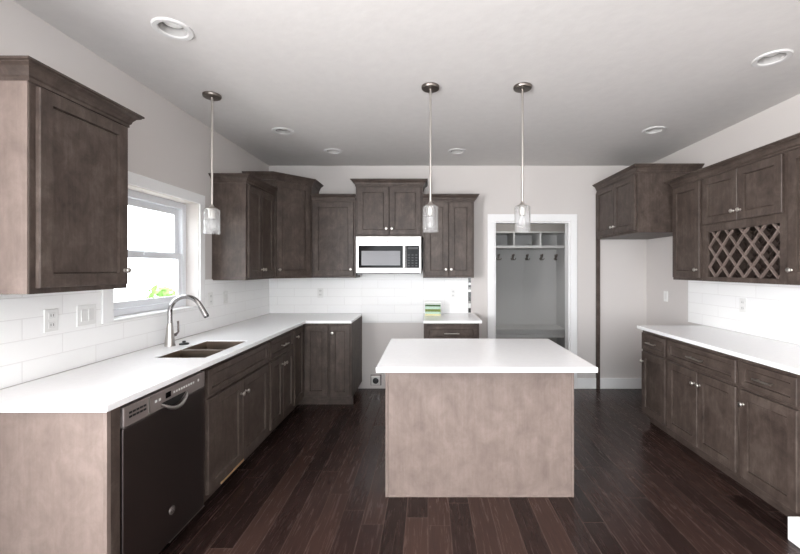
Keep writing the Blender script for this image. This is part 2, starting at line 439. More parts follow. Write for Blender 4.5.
loc_box(c, fx0, y0+.0005, z0+.0145, fx1, y0+.05, z1-.0005); loc_box(c, fx0, y1-.05, z0+.0145, fx1, y1-.0005, z1-.0005)
loc_box(c, fx0, y0+.05, z1-.05, fx1, y1-.05, z1-.0005); loc_box(c, fx0, y0+.05, z0+.0145, fx1, y1-.05, z0+.06)
c.build('frame', 'vinyl', wn, bevel=.003)
zm = 1.56
def sash(name, xa, xb, za, zb, st):
    ya, yb = y0+.051, y1-.051
    c = MB()
    loc_box(c, xa, ya, za, xb, ya+st, zb); loc_box(c, xa, yb-st, za, xb, yb, zb)
    loc_box(c, xa, ya+st, za, xb, yb-st, za+st); loc_box(c, xa, ya+st, zb-st, xb, yb-st, zb)
    s = c.build(name, 'vinyl', wn, bevel=.003)
    c = MB(); xm = (xa+xb)/2; loc_box(c, xm-.003, ya+st, za+st, xm+.003, yb-st, zb-st); c.build('pane', 'pane', s)
    return s
sash('upper_sash', XL-.150, XL-.130, zm-.02, z1-.052, .05)
lo = sash('lower_sash', XL-.126, XL-.104, z0+.062, zm+.02, .045)
c = MB(); loc_box(c, XL-.1035, (y0+y1)/2-.04, zm-.002, XL-.092, (y0+y1)/2+.04, zm+.014); c.build('sash_lock', 'vinyl', lo)

# outdoors
struct(MB().box(-30, -12, -.5, XL-.6, 30, -.4).build('ground', 'ground'))
def shrub(loc, r, h, label, n=240):
    t = thing('shrub', label, 'shrub', loc)
    f = MB()
    for i in range(n):
        a, b_, rr = random.random()*2*PI, random.random()*PI, (random.random()**.4)
        p = Vector((math.cos(a)*math.sin(b_)*r*rr, math.sin(a)*math.sin(b_)*r*rr, h*.55+math.cos(b_)*h*.42*rr))
        u = Vector((random.gauss(0,1), random.gauss(0,1), random.gauss(0,1))).normalized(); v = u.orthogonal().normalized(); s_ = .07+.05*random.random()
        f.quad([tuple(p-u*s_), tuple(p+v*s_*.5), tuple(p+u*s_), tuple(p-v*s_*.5)])
    f.build('foliage', 'leaf', t)
    MB().lathe([(.05, 0), (.035, h*.4), (.015, h*.75)], n=8).build('stem', 'bark', t)
    return t
shrub((-5.6, 8.1, -.4), .55, 1.55, 'small green shrub on pale ground outside the window over the sink')

# ------------------------------------------------------------------ tiled splashbacks (brick pattern runs along local x, up local z)
def splash(label, loc, rot, boxes):
    m = MB()
    for (a, za, b, zb) in boxes: m.box(a, -.009, za, b, -.0008, zb)
    o = m.build('tile_splashback', 'tile', None, loc=loc, rotz=rot); struct(o, label); return o
z = CT
ybase = 0.0
# side wall with the window: local x = world Y (rot +90 -> front faces +X)
splash('white long subway tile along the window wall', (XL, 0, z+.001), PI/2,
       [(.9, 0, WIN[0]-.087, .44), (WIN[0]-.087, 0, WIN[1]+.077, WIN[2]-z-.002), (WIN[1]+.077, 0, YB-.01, .448)])
splash('white long subway tile behind the range gap and microwave', (0, YB, z+.001-.1016), 0,
       [(XL+.001, .1016, -.802, .55), (-.8, 0, -.055, .62), (-.053, .1016, .487, .55)])
splash('white long subway tile above the long worktop with no sink', (XR, 3.925, z+.001), -PI/2, [(0, 0, 1.86, .439)])
struct(MB().box(.489, YB-.011, CT+.002, .521, YB-.0008, 1.362).build('trim_3', 'mosaic'), 'narrow upright strip of black and white mosaic')
struct(MB().box(-.80, YB-.012, .803, -.055, YB-.0008, .8125).build('trim_4', 'white'), 'white edge trim under the tile in the range gap')

# ------------------------------------------------------------------ cabinet parts
def door_mesh(x0, x1, z0, z1, yf, t=.02, st=.057):
    """shaker front: frame with a recessed panel; local front faces -y, front plane at yf"""
    m = MB(); bm = m.bm
    def ring(i, y): return [bm.verts.new(p) for p in ((x0+i, y, z0+i), (x1-i, y, z0+i), (x1-i, y, z1-i), (x0+i, y, z1-i))]
    R = [ring(0, yf+t), ring(0, yf+.003), ring(.003, yf), ring(st, yf), ring(st+.001, yf+.013), ring(st+.005, yf+.013), ring(st+.0085, yf+.009)]
    bm.faces.new(R[0])
    for a, b in zip(R, R[1:]):
        for i in range(4):
            j = (i+1) % 4; bm.faces.new((a[i], a[j], b[j], b[i]))
    bm.faces.new(R[-1]); return m
def knob(parent, x, z, yf, label=None):
    return MB().lathe([(.009, -.0), (.009, .003), (.0055, .006), (.0055, .014), (.0145, .019), (.0155, .024), (.012, .029), (.003, .031)], (x, yf, z), '-y', 16).build('knob', 'nickel', parent, smooth=True)
def pull(parent, x, z, yf, L=.13):
    m = MB(); m.tube([(x-L/2, yf-.028, z), (x+L/2, yf-.028, z)], .0055, 10)
    for s in (-1, 1): m.tube([(x+s*L*.36, yf, z), (x+s*L*.36, yf-.028, z)], .0045, 8)
    return m.build('pull', 'nickel', parent, smooth=True)

CROWN = [(0, 0), (.008, 0), (.008, .014), (.014, .02), (.018, .034), (.03, .05), (.046, .058), (.046, .063), (.055, .066), (.055, .075), (0, .075)]
def crown(parent, path, z0, cut0=None, cut1=None, m='wood_h'):
    """moulding swept along a plan path; outward is to the right of travel; mitred corners"""
    P = [Vector(p) for p in path]; n = len(P)
    dirs = [(P[i+1]-P[i]).normalized() for i in range(n-1)]
    nrm = [Vector((d.y, -d.x)) for d in dirs]
    offs = []
    for i in range(n):
        if i == 0: offs.append(nrm[0])
        elif i == n-1: offs.append(nrm[-1])
        else:
            b = (nrm[i-1]+nrm[i]); offs.append(b/(b.dot(nrm[i])))
    rings = [[(P[i].x+offs[i].x*o, P[i].y+offs[i].y*o, z0+h) for o, h in CROWN] for i in range(n)]
    return MB().loft(rings).build('crown_moulding', m, parent)

def cabinet(name, label, cat, loc, rot, w, d, z0, z1, fronts, crown_path=None, crown_z=None, toe=False, group=None, body_fn=None, skip_body=False, side_panels=()):
    """local frame: x 0..w along the run, box front at y=0 (doors in front, -y), back at y=d"""
    t = thing(name, label, cat, loc, rot, group)
    if body_fn: body_fn(t)
    elif not skip_body: MB().box(0, 0, z0, w, d, z1).build('body', 'wood', t, bevel=.0015)
    for s in side_panels:      # finished end skins
        if s == 'L': MB().box(-.006, .002, z0+.001, -.0003, d, z1).build('side_panel', 'lit_veneer', t)
    add_fronts(t, fronts)
    if crown_path: crown(t, crown_path, crown_z)
    if toe: MB().box(0, .075, 0, w, .09, z0-.0005).build('toe_kick', 'wood_h', t)
    return t
def add_fronts(t, fronts):
    for f in fronts:
        kind, a, b, za, zb = f[:5]
        kw = f[5] if len(f) > 5 else {}
        yf = -.021
        if kind == 'door':
            o = door_mesh(a, b, za, zb, yf, st=kw.get('st', .057)).build('door', 'wood', t)
            if 'knob' in kw:
                kx, kz = kw['knob']; knob(o, kx, kz, yf)
        elif kind == 'drawer':
            o = door_mesh(a, b, za, zb, yf, st=kw.get('st', .036)).build('drawer_front', 'wood_h', t)
            if kw.get('pull'): pull(o, (a+b)/2, (za+zb)/2+kw.get('dz', 0), yf, kw.get('L', .13))
            if kw.get('knob'): knob(o, kw['knob'][0], kw['knob'][1], yf)

UZ0, UZ1, UCZ = 1.354, 2.262, 2.225     # standard wall cabinets
TZ1, TCZ = 2.430, 2.395                 # the taller ones
UD0, UD1 = 1.378, 2.215
BZ0, BZ1 = .088, .8845
DZ0, DZ1, WZ0, WZ1 = .118, .680, .702, .858
KZ = .59
def up_knob(x): return {'knob': (x, UD0+.072)}

# ---- window wall, uppers (rot +90: local x = world Y, front faces +X); box front X=-1.63
UXL = -1.63; dl = UXL-XL-.001
cabinet('wall_cabinet', 'single-door wall cabinet hung on the window wall over the dishwasher end', 'cabinet', (UXL, 1.573, 0), PI/2, .512, dl, UZ0, UZ1,
    [('door', .024, .494, UD0, UD1, up_knob(.468))],
    crown_path=[(0, dl), (0, 0), (.512, 0), (.512, dl)], crown_z=UCZ, side_panels=('L',))
wa = .605
cabinet('wall_cabinet', 'two-door wall cabinet between the window and the taller diagonal corner cabinet', 'cabinet', (UXL, 3.444, 0), PI/2, wa, dl, UZ0, UZ1,
    [('door', .022, .300, UD0, UD1, up_knob(.276)), ('door', .305, .583, UD0, UD1, up_knob(.329))],
    crown_path=[(0, dl), (0, 0), (wa, 0)], crown_z=UCZ)
# diagonal corner upper
YU = 4.379            # box front plane of the back wall uppers
def corner_body(t):
    pts = [(XL+.001, 4.051), (UXL, 4.051), (-1.325, YU), (-1.325, YB-.001), (XL+.001, YB-.001)]
    MB().loft([[(x, y, UZ0) for x, y in pts], [(x, y, TZ1) for x, y in pts]]).build('body', 'wood', t, bevel=.0015)
t = thing('corner_wall_cabinet', 'tall diagonal corner wall cabinet with one door', 'cabinet', (0, 0, 0))
corner_body(t)
dv = Vector((-1.325-UXL, YU-4.051)); dL = dv.length; ang = math.atan2(dv.y, dv.x)
def diag_door():
    m = door_mesh(.03, dL-.03, UD0, 2.383, -.021)
    bmesh.ops.transform(m.bm, matrix=Matrix.Translation((UXL, 4.051, 0)) @ Matrix.Rotation(ang, 4, 'Z'), verts=m.bm.verts)
    o = m.build('door', 'wood', t)
    k = MB().lathe([(.009, 0), (.009, .003), (.0055, .006), (.0055, .014), (.0145, .019), (.0155, .024), (.012, .029), (.003, .031)], (.056, -.021, UD0+.07), '-y', 16)
    bmesh.ops.transform(k.bm, matrix=Matrix.Translation((UXL, 4.051, 0)) @ Matrix.Rotation(ang, 4, 'Z'), verts=k.bm.verts)
    k.build('knob', 'nickel', o, smooth=True)
diag_door()
crown(t, [(XL+.001, 4.051), (UXL, 4.051), (-1.325, YU), (-1.325, YB-.001)], TCZ)

# ---- back wall uppers (rot 0)
db = YB-YU-.001
wA = -.823+1.322
cabinet('wall_cabinet', 'single-door wall cabinet between the diagonal corner cabinet and the microwave', 'cabinet', (-1.322, YU, 0), 0, wA, db, UZ0, UZ1,
    [('door', .022, wA-.022, UD0, UD1, up_knob(wA-.05))], crown_path=[(.0, 0), (wA, 0)], crown_z=UCZ)
wM = .762
cabinet('over_microwave_cabinet', 'raised two-door wall cabinet above the microwave', 'cabinet', (-.82, YU, 0), 0, wM, db, 1.82, TZ1,
    [('door', .022, wM/2-.003, 1.84, 2.383, {'knob': (wM/2-.032, 1.912)}), ('door', wM/2+.003, wM-.022, 1.84, 2.383, {'knob': (wM/2+.032, 1.912)})],
    crown_path=[(0, db), (0, 0), (wM, 0), (wM, db)], crown_z=TCZ)
wR = .523+.056
cabinet('wall_cabinet', 'two-door wall cabinet between the microwave and the hall doorway', 'cabinet', (-.056, YU, 0), 0, wR, db, UZ0, UZ1,
    [('door', .022, wR/2-.003, UD0, UD1, up_knob(wR/2-.03)), ('door', wR/2+.003, wR-.022, UD0, UD1, up_knob(wR/2+.03))],
    crown_path=[(0, 0), (wR, 0), (wR, db)], crown_z=UCZ)

# ---- opposite wall uppers (rot -90: local x = -world Y, front faces -X); box front X=2.35
UXR = 2.35; dr = XR-UXR-.001
Y0R = 3.69
cabinet('wall_cabinet', 'single-door wall cabinet between the fridge space and the wine rack', 'cabinet', (UXR, Y0R, 0), -PI/2, .398, dr, UZ0, UZ1,
    [('door', .020, .380, UD0, UD1, up_knob(.352))], crown_path=[(0, dr), (0, 0), (.398, 0)], crown_z=UCZ)
# wine cabinet: two doors above an open lattice
WW = .776
def wine_body(t):
    m = MB(); zs = 1.80
    m.box(0, 0, UZ0, .022, dr, UZ1); m.box(WW-.022, 0, UZ0, WW, dr, UZ1)
    m.box(.022, 0, UZ0, WW-.022, dr, UZ0+.02); m.box(.022, .0, zs-.035, WW-.022, dr, UZ1)
    m.box(.022, 0, UZ0+.02, .056, .02, zs-.035); m.box(WW-.056, 0, UZ0+.02, WW-.022, .02, zs-.035)
    m.box(.056, 0, UZ0+.02, WW-.056, .02, UZ0+.036); m.box(.022, dr-.012, UZ0+.02, WW-.022, dr, zs-.035)
    m.build('body', 'wood', t)
wc = cabinet('wine_rack_cabinet', 'wall cabinet with two doors above an open diamond lattice wine rack', 'cabinet', (UXR, Y0R-.399, 0), -PI/2, WW, dr, UZ0, UZ1,
    [('door', .022, WW/2-.003, 1.828, UD1, {'knob': (WW/2-.032, 1.90)}), ('door', WW/2+.003, WW-.022, 1.828, UD1, {'knob': (WW/2+.032, 1.90)})],
    crown_path=[(0, 0), (WW, 0)], crown_z=UCZ, body_fn=wine_body)
def lattice(parent, ya, yb, name='lattice', m='wood'):
    a0, a1, b0, b1 = .057, WW-.057, UZ0+.037, 1.764
    mb = MB(); sx, sz = .142, .165; hw = .0048
    sl = sz/sx
    for sgn in (-1, 1):
        c = -30
        while c < 30:
            # line z = b0 + sgn*sl*(x-a0) + c*sz
            pts = []
            for x in (a0, a1):
                zz = b0+sgn*sl*(x-a0)+(c+.5)*sz
                if b0 <= zz <= b1: pts.append((x, zz))
            for zz in (b0, b1):
                x = a0+(zz-b0-(c+.5)*sz)/(sgn*sl)
                if a0 < x < a1: pts.append((x, zz))
            if len(pts) >= 2:
                p, q = Vector(pts[0]), Vector(pts[-1])
                if (q-p).length > .03:
                    d = (q-p).normalized(); n = Vector((-d.y, d.x))*hw
                    off = 0 if sgn > 0 else .0004
                    ring = lambda y: [(p.x+n.x, y, p.y+n.y), (q.x+n.x, y, q.y+n.y), (q.x-n.x, y, q.y-n.y), (p.x-n.x, y, p.y-n.y)]
                    mb.loft([ring(ya+off), ring(yb+off)])
            c += 1
    return mb.build(name, m, parent)
lattice(wc, .006, .026, m='lit_veneer')  # front slats take the lit tone: window light put into the colour
lattice(wc, .20, .22)
cabinet('wall_cabinet', 'partly visible wall cabinet past the wine rack, away from the fridge space', 'cabinet', (UXR, Y0R-.399-WW-.001, 0), -PI/2, .41, dr, UZ0, UZ1,
    [('door', .020, .39, UD0, UD1, up_knob(.046))], crown_path=[(0, 0), (.41, 0), (.41, dr)], crown_z=UCZ)
# over-fridge cabinet, deep
FX = 2.045; df = XR-FX-.001
fr_ = cabinet('over_fridge_cabinet', 'deep two-door cabinet hung high over the empty fridge space', 'cabinet', (FX, YB-.022, 0), -PI/2, .905, df, 1.812, TZ1,
    [('door', .03, .459, 1.84, 2.383, {'knob': (.432, 1.912)}), ('door', .465, .880, 1.84, 2.383, {'knob': (.492, 1.912)})],
    crown_path=[(0, 0), (.905, 0), (.905, df)], crown_z=TCZ)
tag(MB().box(FX-.005, YB-.021, .001, FX+.04, YB-.0008, 2.37).build('fridge_filler_strip', 'wood'), 'tall narrow dark wood filler strip running down the back wall beside the fridge space', 'filler strip')

# ------------------------------------------------------------------ base cabinets
BXL = -1.32; dbl = BXL-XL-.001
SINK = (-1.673, -1.365, 2.355, 2.91)
# end gable and filler before the dishwasher
t = thing('cabinet_gable', 'lit-tone wood end of the base run beside the dishwasher', 'cabinet end', (XL, 1.56, 0))
MB().box(.001, 0, 0, BXL-XL+.004, .018, BZ1).build('end_panel', 'lit_veneer', t, bevel=.001)
MB().box(BXL-XL-.03, .0185, 0, BXL-XL+.02, .066, BZ1).build('filler', 'wood', t, bevel=.0015)
MB().box(BXL-XL+.0045, -.001, 0, BXL-XL+.02, .018, BZ1).build('corner_post', 'lit_veneer', t, bevel=.001)

def open_body(w, d, holes_front=None):
    def fn(t):
        m = MB()
        m.box(0, 0, BZ0, .018, d, BZ1); m.box(w-.018, 0, BZ0, w, d, BZ1); m.box(.018, 0, BZ0, w-.018, d, BZ0+.018)
        m.box(.018, d-.012, BZ0+.018, w-.018, d, BZ1); m.box(.018, 0, BZ0+.018, w-.018, .02, BZ1)
        m.build('body', 'wood', t)
    return fn
sb_w = .915
sb = cabinet('sink_base_cabinet', 'base cabinet under the sink with a false drawer front and two doors', 'cabinet', (BXL, 2.25, 0), PI/2, sb_w, dbl, BZ0, BZ1,
    [('drawer', .03, sb_w-.022, WZ0, WZ1), ('door', .03, sb_w/2-.003, DZ0, DZ1, {'knob': (sb_w/2-.034, KZ)}), ('door', sb_w/2+.003, sb_w-.022, DZ0, DZ1, {'knob': (sb_w/2+.034, KZ)})],
    body_fn=open_body(sb_w, dbl), toe=True)
m = MB(); m.box(.20, -.006, .089, .50, -.0005, .097).box(.20, -.006, .097, .212, -.0005, .117).box(.36, -.006, .097, .50, -.0005, .117)
o = m.build('toe_notch', 'rawwood', sb); o['label'] = 'raw tan wood edge of a cut-out in the bottom rail'
dbw = .584
cabinet('drawer_base_cabinet', 'base cabinet with one drawer over two doors between the sink and the corner', 'cabinet', (BXL, 3.166, 0), PI/2, dbw, dbl, BZ0, BZ1,
    [('drawer', .022, dbw-.022, WZ0, WZ1, {'pull': True}), ('door', .022, dbw/2-.003, DZ0, DZ1, {'knob': (dbw/2-.03, KZ+.02)}), ('door', dbw/2+.003, dbw-.022, DZ0, DZ1, {'knob': (dbw/2+.03, KZ+.02)})], toe=True)
# L-shaped corner base (bi-fold pair of doors)
BYB = 4.06
t = thing('corner_base_cabinet', 'L-shaped corner base cabinet with a folding pair of doors', 'cabinet', (0, 0, 0))
pts = [(XL+.001, 3.751), (BXL, 3.751), (BXL, BYB), (-1.04, BYB), (-1.04, YB-.001), (XL+.001, YB-.001)]
MB().loft([[(x, y, BZ0) for x, y in pts], [(x, y, BZ1) for x, y in pts]]).build('body', 'wood', t)
dm = door_mesh(.012, .285, DZ0, WZ1, -.021)
bmesh.ops.transform(dm.bm, matrix=Matrix.Translation((BXL, 3.751, 0)) @ Matrix.Rotation(PI/2, 4, 'Z'), verts=dm.bm.verts)
d1 = dm.build('door', 'wood', t)
kb = MB().lathe([(.009, 0), (.009, .003), (.0055, .006), (.0055, .014), (.0145, .019), (.0155, .024), (.012, .029), (.003, .031)], (.05, -.021, .785), '-y', 16)
bmesh.ops.transform(kb.bm, matrix=Matrix.Translation((BXL, 3.751, 0)) @ Matrix.Rotation(PI/2, 4, 'Z'), verts=kb.bm.verts)
kb.build('knob', 'nickel', d1, smooth=True)
dm = door_mesh(-1.296, -1.052, DZ0, WZ1, BYB-.021); dm.build('door', 'wood', t)
MB().box(XL+.01, 3.752, 0, BXL-.075, BYB+.09, BZ0-.0005).box(BXL-.075, BYB+.075, 0, -1.04, BYB+.09, BZ0-.0005).build('toe_kick', 'wood_h', t)
# narrow pull-out by the range gap
nw = .236
cabinet('narrow_base_cabinet', 'narrow one-door base cabinet at the range gap end of the corner run', 'cabinet', (-1.039, BYB, 0), 0, nw, YB-BYB-.001, BZ0, BZ1,
    [('door', .012, nw-.016, DZ0, WZ1, {'knob': (.038, .785), 'st': .05})], toe=True)
# base right of the range gap
rw = .585
cabinet('range_side_base_cabinet', 'base cabinet with a drawer between the range gap and the hall doorway', 'cabinet', (-.045, BYB, 0), 0, rw, YB-BYB-.016, BZ0, BZ1,
    [('drawer', .022, rw-.022, WZ0, WZ1, {'pull': True, 'L': .16}), ('door', .022, rw/2-.003, DZ0, DZ1, {'knob': (rw/2-.03, KZ)}), ('door', rw/2+.003, rw-.022, DZ0, DZ1, {'knob': (rw/2+.03, KZ)})], toe=True)
# opposite wall base run; box front X=2.04
BXR = 2.04; dbr = XR-BXR-.001
cabinet('base_cabinet', 'one-drawer one-door base cabinet at the fridge space end of the long run', 'cabinet', (BXR, 3.66, 0), -PI/2, .390, dbr, BZ0, BZ1,
    [('drawer', .018, .374, WZ0, WZ1, {'pull': True}), ('door', .018, .374, DZ0, DZ1, {'knob': (.046, KZ)})], toe=True)
w2_ = .756
cabinet('base_cabinet', 'wide base cabinet with one long drawer over two doors, below the wine rack', 'cabinet', (BXR, 3.269, 0), -PI/2, w2_, dbr, BZ0, BZ1,
    [('drawer', .018, w2_-.018, WZ0, WZ1, {'pull': True, 'L': .17}), ('door', .018, w2_/2-.003, DZ0, DZ1, {'knob': (w2_/2-.03, KZ)}), ('door', w2_/2+.003, w2_-.018, DZ0, DZ1, {'knob': (w2_/2+.03, KZ)})], toe=True)
cabinet('base_cabinet', 'one-drawer one-door base cabinet at the low white end wall', 'cabinet', (BXR, 2.512, 0), -PI/2, .420, dbr, BZ0, BZ1,
    [('drawer', .018, .402, WZ0, WZ1, {'pull': True}), ('door', .018, .402, DZ0, DZ1, {'knob': (.046, KZ)})], toe=True)

# ------------------------------------------------------------------ worktops
CB = .8855
xf = -1.279
us = [XL+.001, SINK[0], SINK[1], xf, -.80]
vs = [1.532, SINK[2], SINK[3], 4.022, YB-.010]
def inc(u, v):
    if u > xf and v < 4.022: return False
    return not (SINK[0] < u < SINK[1] and SINK[2] < v < SINK[3])
tag(MB().grid([XL+.010]+us[1:], vs, inc, CB, CT, 'z').build('worktop', 'quartz', bevel=.004), 'white L-shaped quartz worktop with the sink cut into it', 'worktop')
tag(MB().box(-.052, 4.022, CB, .565, YB-.012, CT).build('worktop', 'quartz', bevel=.004), 'short white worktop carrying the small striped carton', 'worktop')
tag(MB().box(2.0, 1.8, CB, XR-.010, 3.69, CT).build('worktop', 'quartz', bevel=.004), 'long white worktop under the wine rack', 'worktop')

# island
isl = thing('kitchen_island', 'kitchen island with stained wood panels painted in a lit tone under a white overhanging top', 'island', (.33, 2.7, 0))
def ib(a, b, c_, d_, e, f): return MB().box(a-.33, b-2.7, c_, d_-.33, e-2.7, f)
IX0, IX1, IY0, IY1 = -.272, .932, 2.455, 2.965
ib(IX0+.012, IY0+.012, .0, IX1-.012, IY1-.02, BZ1).build('body', 'wood', isl)
ib(IX0+.018, IY0+.004, .014, IX1-.018, IY0+.0115, BZ1-.0005).build('back_panel', 'lit_veneer', isl)
for a in (IX0, IX1-.017): ib(a, IY0, 0, a+.017, IY0+.03, BZ1-.0005).build('corner_post', 'lit_veneer', isl, bevel=.002)
ib(IX0+.0175, IY0+.001, 0, IX1-.0175, IY0+.0115, .0135).build('base_trim', 'lit_veneer', isl, bevel=.002)
for a in (IX0+.002, IX1-.0118): ib(a, IY0+.0305, .09, a+.0098, IY1-.02, BZ1-.0005).build('side_panel', 'wood', isl)
add_t = thing
for k in range(3):
    a = IX0+.02+k*.389
    m = door_mesh(a-.33, a+.38-.33, DZ0, WZ1, 0)
    bmesh.ops.transform(m.bm, matrix=Matrix.Translation((0, IY1-2.7, 0)) @ Matrix.Scale(-1, 4, (0, 1, 0)), verts=m.bm.verts)
    m.build('door', 'wood', isl)
ib(-.287, 2.119, CB, .937, 2.998, CT).build('top', 'quartz', isl, bevel=.004)

# ------------------------------------------------------------------ sink and faucet
sk = thing('kitchen_sink', 'double-bowl steel sink set under the worktop below the window', 'sink', ((SINK[0]+SINK[1])/2, (SINK[2]+SINK[3])/2, CB))
sx, sy = (SINK[1]-SINK[0])/2, (SINK[3]-SINK[2])/2
def bowl(y0_, y1_, depth):
    m = MB(); bm = m.bm
    R = []
    for ins, zz in ((.0012, .0235), (.0012, .020), (.006, -depth*.85), (.03, -depth), (.10, -depth-.004)):
        x_ = sx-ins if ins < .09 else .05
        yy0, yy1 = (y0_+max(ins, 0), y1_-max(ins, 0)) if ins < .09 else ((y0_+y1_)/2-.05, (y0_+y1_)/2+.05)
        R.append([bm.verts.new(p) for p in ((-x_, yy0, zz), (x_, yy0, zz), (x_, yy1, zz), (-x_, yy1, zz))])
    for a, b in zip(R, R[1:]):
        for i in range(4): bm.faces.new((a[i], a[(i+1) % 4], b[(i+1) % 4], b[i]))
    bm.faces.new(R[-1])
    o = m.build('bowl', 'sinksteel', sk)
    MB().lathe([(.040, .001), (.040, .004), (.028, .005), (.026, .002), (.004, .002)], (0, (y0_+y1_)/2, -depth-.0035), 'z', 20).build('drain', 'chrome', o, smooth=True)
bowl(-sy, -.034, .19); bowl(-.006, sy, .19)
MB().box(-sx+.002, -.0345, -.06, sx-.002, -.0055, .0215).build('divider', 'steel_light', sk, bevel=.006)

fc = thing('faucet', 'tall steel gooseneck pull-down faucet behind the sink', 'faucet', (-1.82, 2.715, CT))
MB().lathe([(.034, 0), (.034, .006), (.031, .012), (.028, .05), (.022, .11), (.019, .15), (.0185, .16)], n=24).build('base', 'steel', fc, smooth=True)
pts = [(0, 0, .145), (0, 0, .20), (0, 0, .235)]
R_ = .112; cx, cz = R_, .235
for i in range(1, 15):
    a = PI - i*PI*.86/14; pts.append((cx+R_*math.cos(a), 0, cz+R_*math.sin(a)))
MB().tube(pts, .0155, 14).build('spout', 'chrome', fc, smooth=True)
e = Vector(pts[-1]); d = (Vector(pts[-1])-Vector(pts[-2])).normalized()
hd = MB().tube([tuple(e-d*.002), tuple(e+d*.015), tuple(e+d*.06), tuple(e+d*.085)], [.0162, .0170, .0180, .0190], 14).build('spray_head', 'chrome', fc, smooth=True)
MB().tube([tuple(e+d*.0852), tuple(e+d*.094)], [.0165, .015], 14).build('nozzle', 'blackplastic', hd, smooth=True)
lv = MB().tube([(.0, .012, .065), (.012, .045, .072)], .011, 12).build('valve_hub', 'steel_dark', fc, smooth=True)
MB().tube([(.012, .045, .07), (.02, .06, .09), (.016, .066, .14), (.012, .068, .165)], [.008, .007, .006, .0075], 10).build('lever', 'steel_dark', lv, smooth=True)  # dark tone paints in the reflections of a polished lever
tag(MB().lathe([(.032, 0), (.032, .008), (.026, .011), (.012, .012), (.012, .022), (.009, .026), (.002, .027)], (-1.752, 2.765, CT+.0005), n=20).build('hole_cover', 'blackplastic', smooth=True),
    'small black plastic cover on the worktop beside the faucet base', 'hole cover')

# ------------------------------------------------------------------ dishwasher
dw = thing('dishwasher', 'stainless dishwasher built in under the worktop', 'dishwasher', (BXL, 1.632, 0), PI/2)
W = .606
MB().box(.003, .012, .09, W-.003, dbl-.02, .866).build('body', 'dark', dw)
MB().box(.006, -.022, .086, W-.006, .011, .775).build('door', 'steel_dark', dw, bevel=.004)  # dark tone paints in the reflected island and floor
cp = MB().box(.006, -.026, .778, W-.006, .011, .866).build('control_panel', 'panel_steel', dw, bevel=.004)
for a in (.002, W-.0055): MB().box(a, 0, .09, a+.0035, .012, .866).build('edge_trim', 'steel_light', dw)
v = MB()
for r in (0, 1):
    for k in range(5): v.box(.035+k*.021, -.0275, .812+r*.018, .035+k*.021+.016, -.0262, .812+r*.018+.009)
v.build('vent', 'blackplastic', cp)
MB().box(.150, -.028, .784, .157, -.0262, .862).build('seam_bar', 'steel_light', cp)
MB().box(.268, -.0275, .818, .305, -.0262, .846).build('display', 'blackglass', cp)
for k in range(9): MB().box(.325+k*.02, -.0272, .826, .325+k*.02+.011, -.0262, .836).build('button', 'offwhite', cp)
for k in range(2): MB().box(.192+k*.026, -.0272, .822, .192+k*.026+.014, -.0262, .834).build('button', 'offwhite', cp)
MB().lathe([(.008, 0), (.008, .0012)], (.535, -.0262, .832), '-y', 14).build('button', 'offwhite', cp)
# bowed pocket handle: a crescent lip
arc = []
for i in range(13):
    s_ = -1+i/6.0; arc.append((.33+s_*.098, -.028-.020*(1-s_*s_)**.5, .802-.045*(1-s_*s_)))
MB().tube(arc, [.004+.006*(1-abs(-1+i/6.0)**3) for i in range(13)], 10).build('handle', 'steel_light', dw, smooth=True)
fan = [(.33+(-1+i/6.0)*.092, -.0268, .802-.038*(1-(-1+i/6.0)**2)) for i in range(13)]
pk = MB(); pk.loft([[(x, -.0268, .806) for x, y, zz in fan], [(x, -.0268, zz) for x, y, zz in fan]], closed=False, caps=False)
pk.build('handle_pocket', 'dark', dw)
bd = MB().lathe([(.021, 0), (.021, .002), (.019, .003), (.001, .003)], (.32, -.0222, .235), '-y', 24).build('badge', 'steel_light', dw, smooth=True)
sw = MB(); sp_ = [(.32+.013*math.cos(a), -.0258, .235+.013*math.sin(a)) for a in [i*2*PI/20 for i in range(21)]]
sw.tube(sp_, .0012, 6)
for s in (-1, 1):
    sw.tube([(.32+s*.005+.004*math.cos(a), -.0258, .235+.006*math.sin(a)) for a in [i*2*PI/10 for i in range(9)]], .0010, 6)
sw.build('monogram', 'steel_dark', bd)
MB().box(.01, .07, .002, W-.01, .08, .086).build('toe_kick', 'dark', dw)
MB().box(W-.30, -.020, .0785, W+.0, -.004, .0855).build('bottom_strip', 'steel', dw)

# ------------------------------------------------------------------ microwave
mw = thing('microwave', 'stainless over-the-range microwave hung beneath the raised wall cabinet', 'microwave', (-.439, 4.28, 1.41))
hw_ = .364
MB().box(-hw_, .022, 0, hw_, YB-4.28-.012, .4075).build('body', 'steel', mw)
fp = MB().box(-hw_, 0, .0, hw_, .0215, .4075).build('front_frame', 'steel_light', mw, bevel=.004)
MB().box(-hw_+.03, -.006, .055, .192, -.0003, .305).build('door_glass', 'blackglass', mw, bevel=.003)
MB().box(-hw_+.065, -.0075, .085, .130, -.0062, .245).build('window_screen', 'screen', mw)
mcp = MB().box(.195, -.006, .055, hw_-.022, -.0003, .305).build('control_panel', 'blackglass', mw, bevel=.003)
hdl = MB(); hdl.box(.162, -.042, .060, .184, -.030, .305); hdl.box(.166, -.030, .075, .180, -.0065, .095); hdl.box(.166, -.030, .27, .180, -.0065, .29)
hdl.build('handle', 'steel_light', mw, bevel=.004)
for r in range(5):
    for c_ in range(3): MB().box(.214+c_*.042, -.0072, .075+r*.03, .214+c_*.042+.022, -.0062, .075+r*.03+.010).build('key', 'key_grey', mcp)
MB().box(.215, -.0072, .265, .325, -.0062, .29).build('display', 'key_grey', mcp)
MB().box(.205, -.0008, .31, .208, -.0002, .40).build('seam', 'steel_dark', mw)
bd = MB().lathe([(.012, 0), (.012, .002), (.001, .003)], (-.012, -.0003, .352), '-y', 20).build('badge', 'steel_dark', mw, smooth=True)
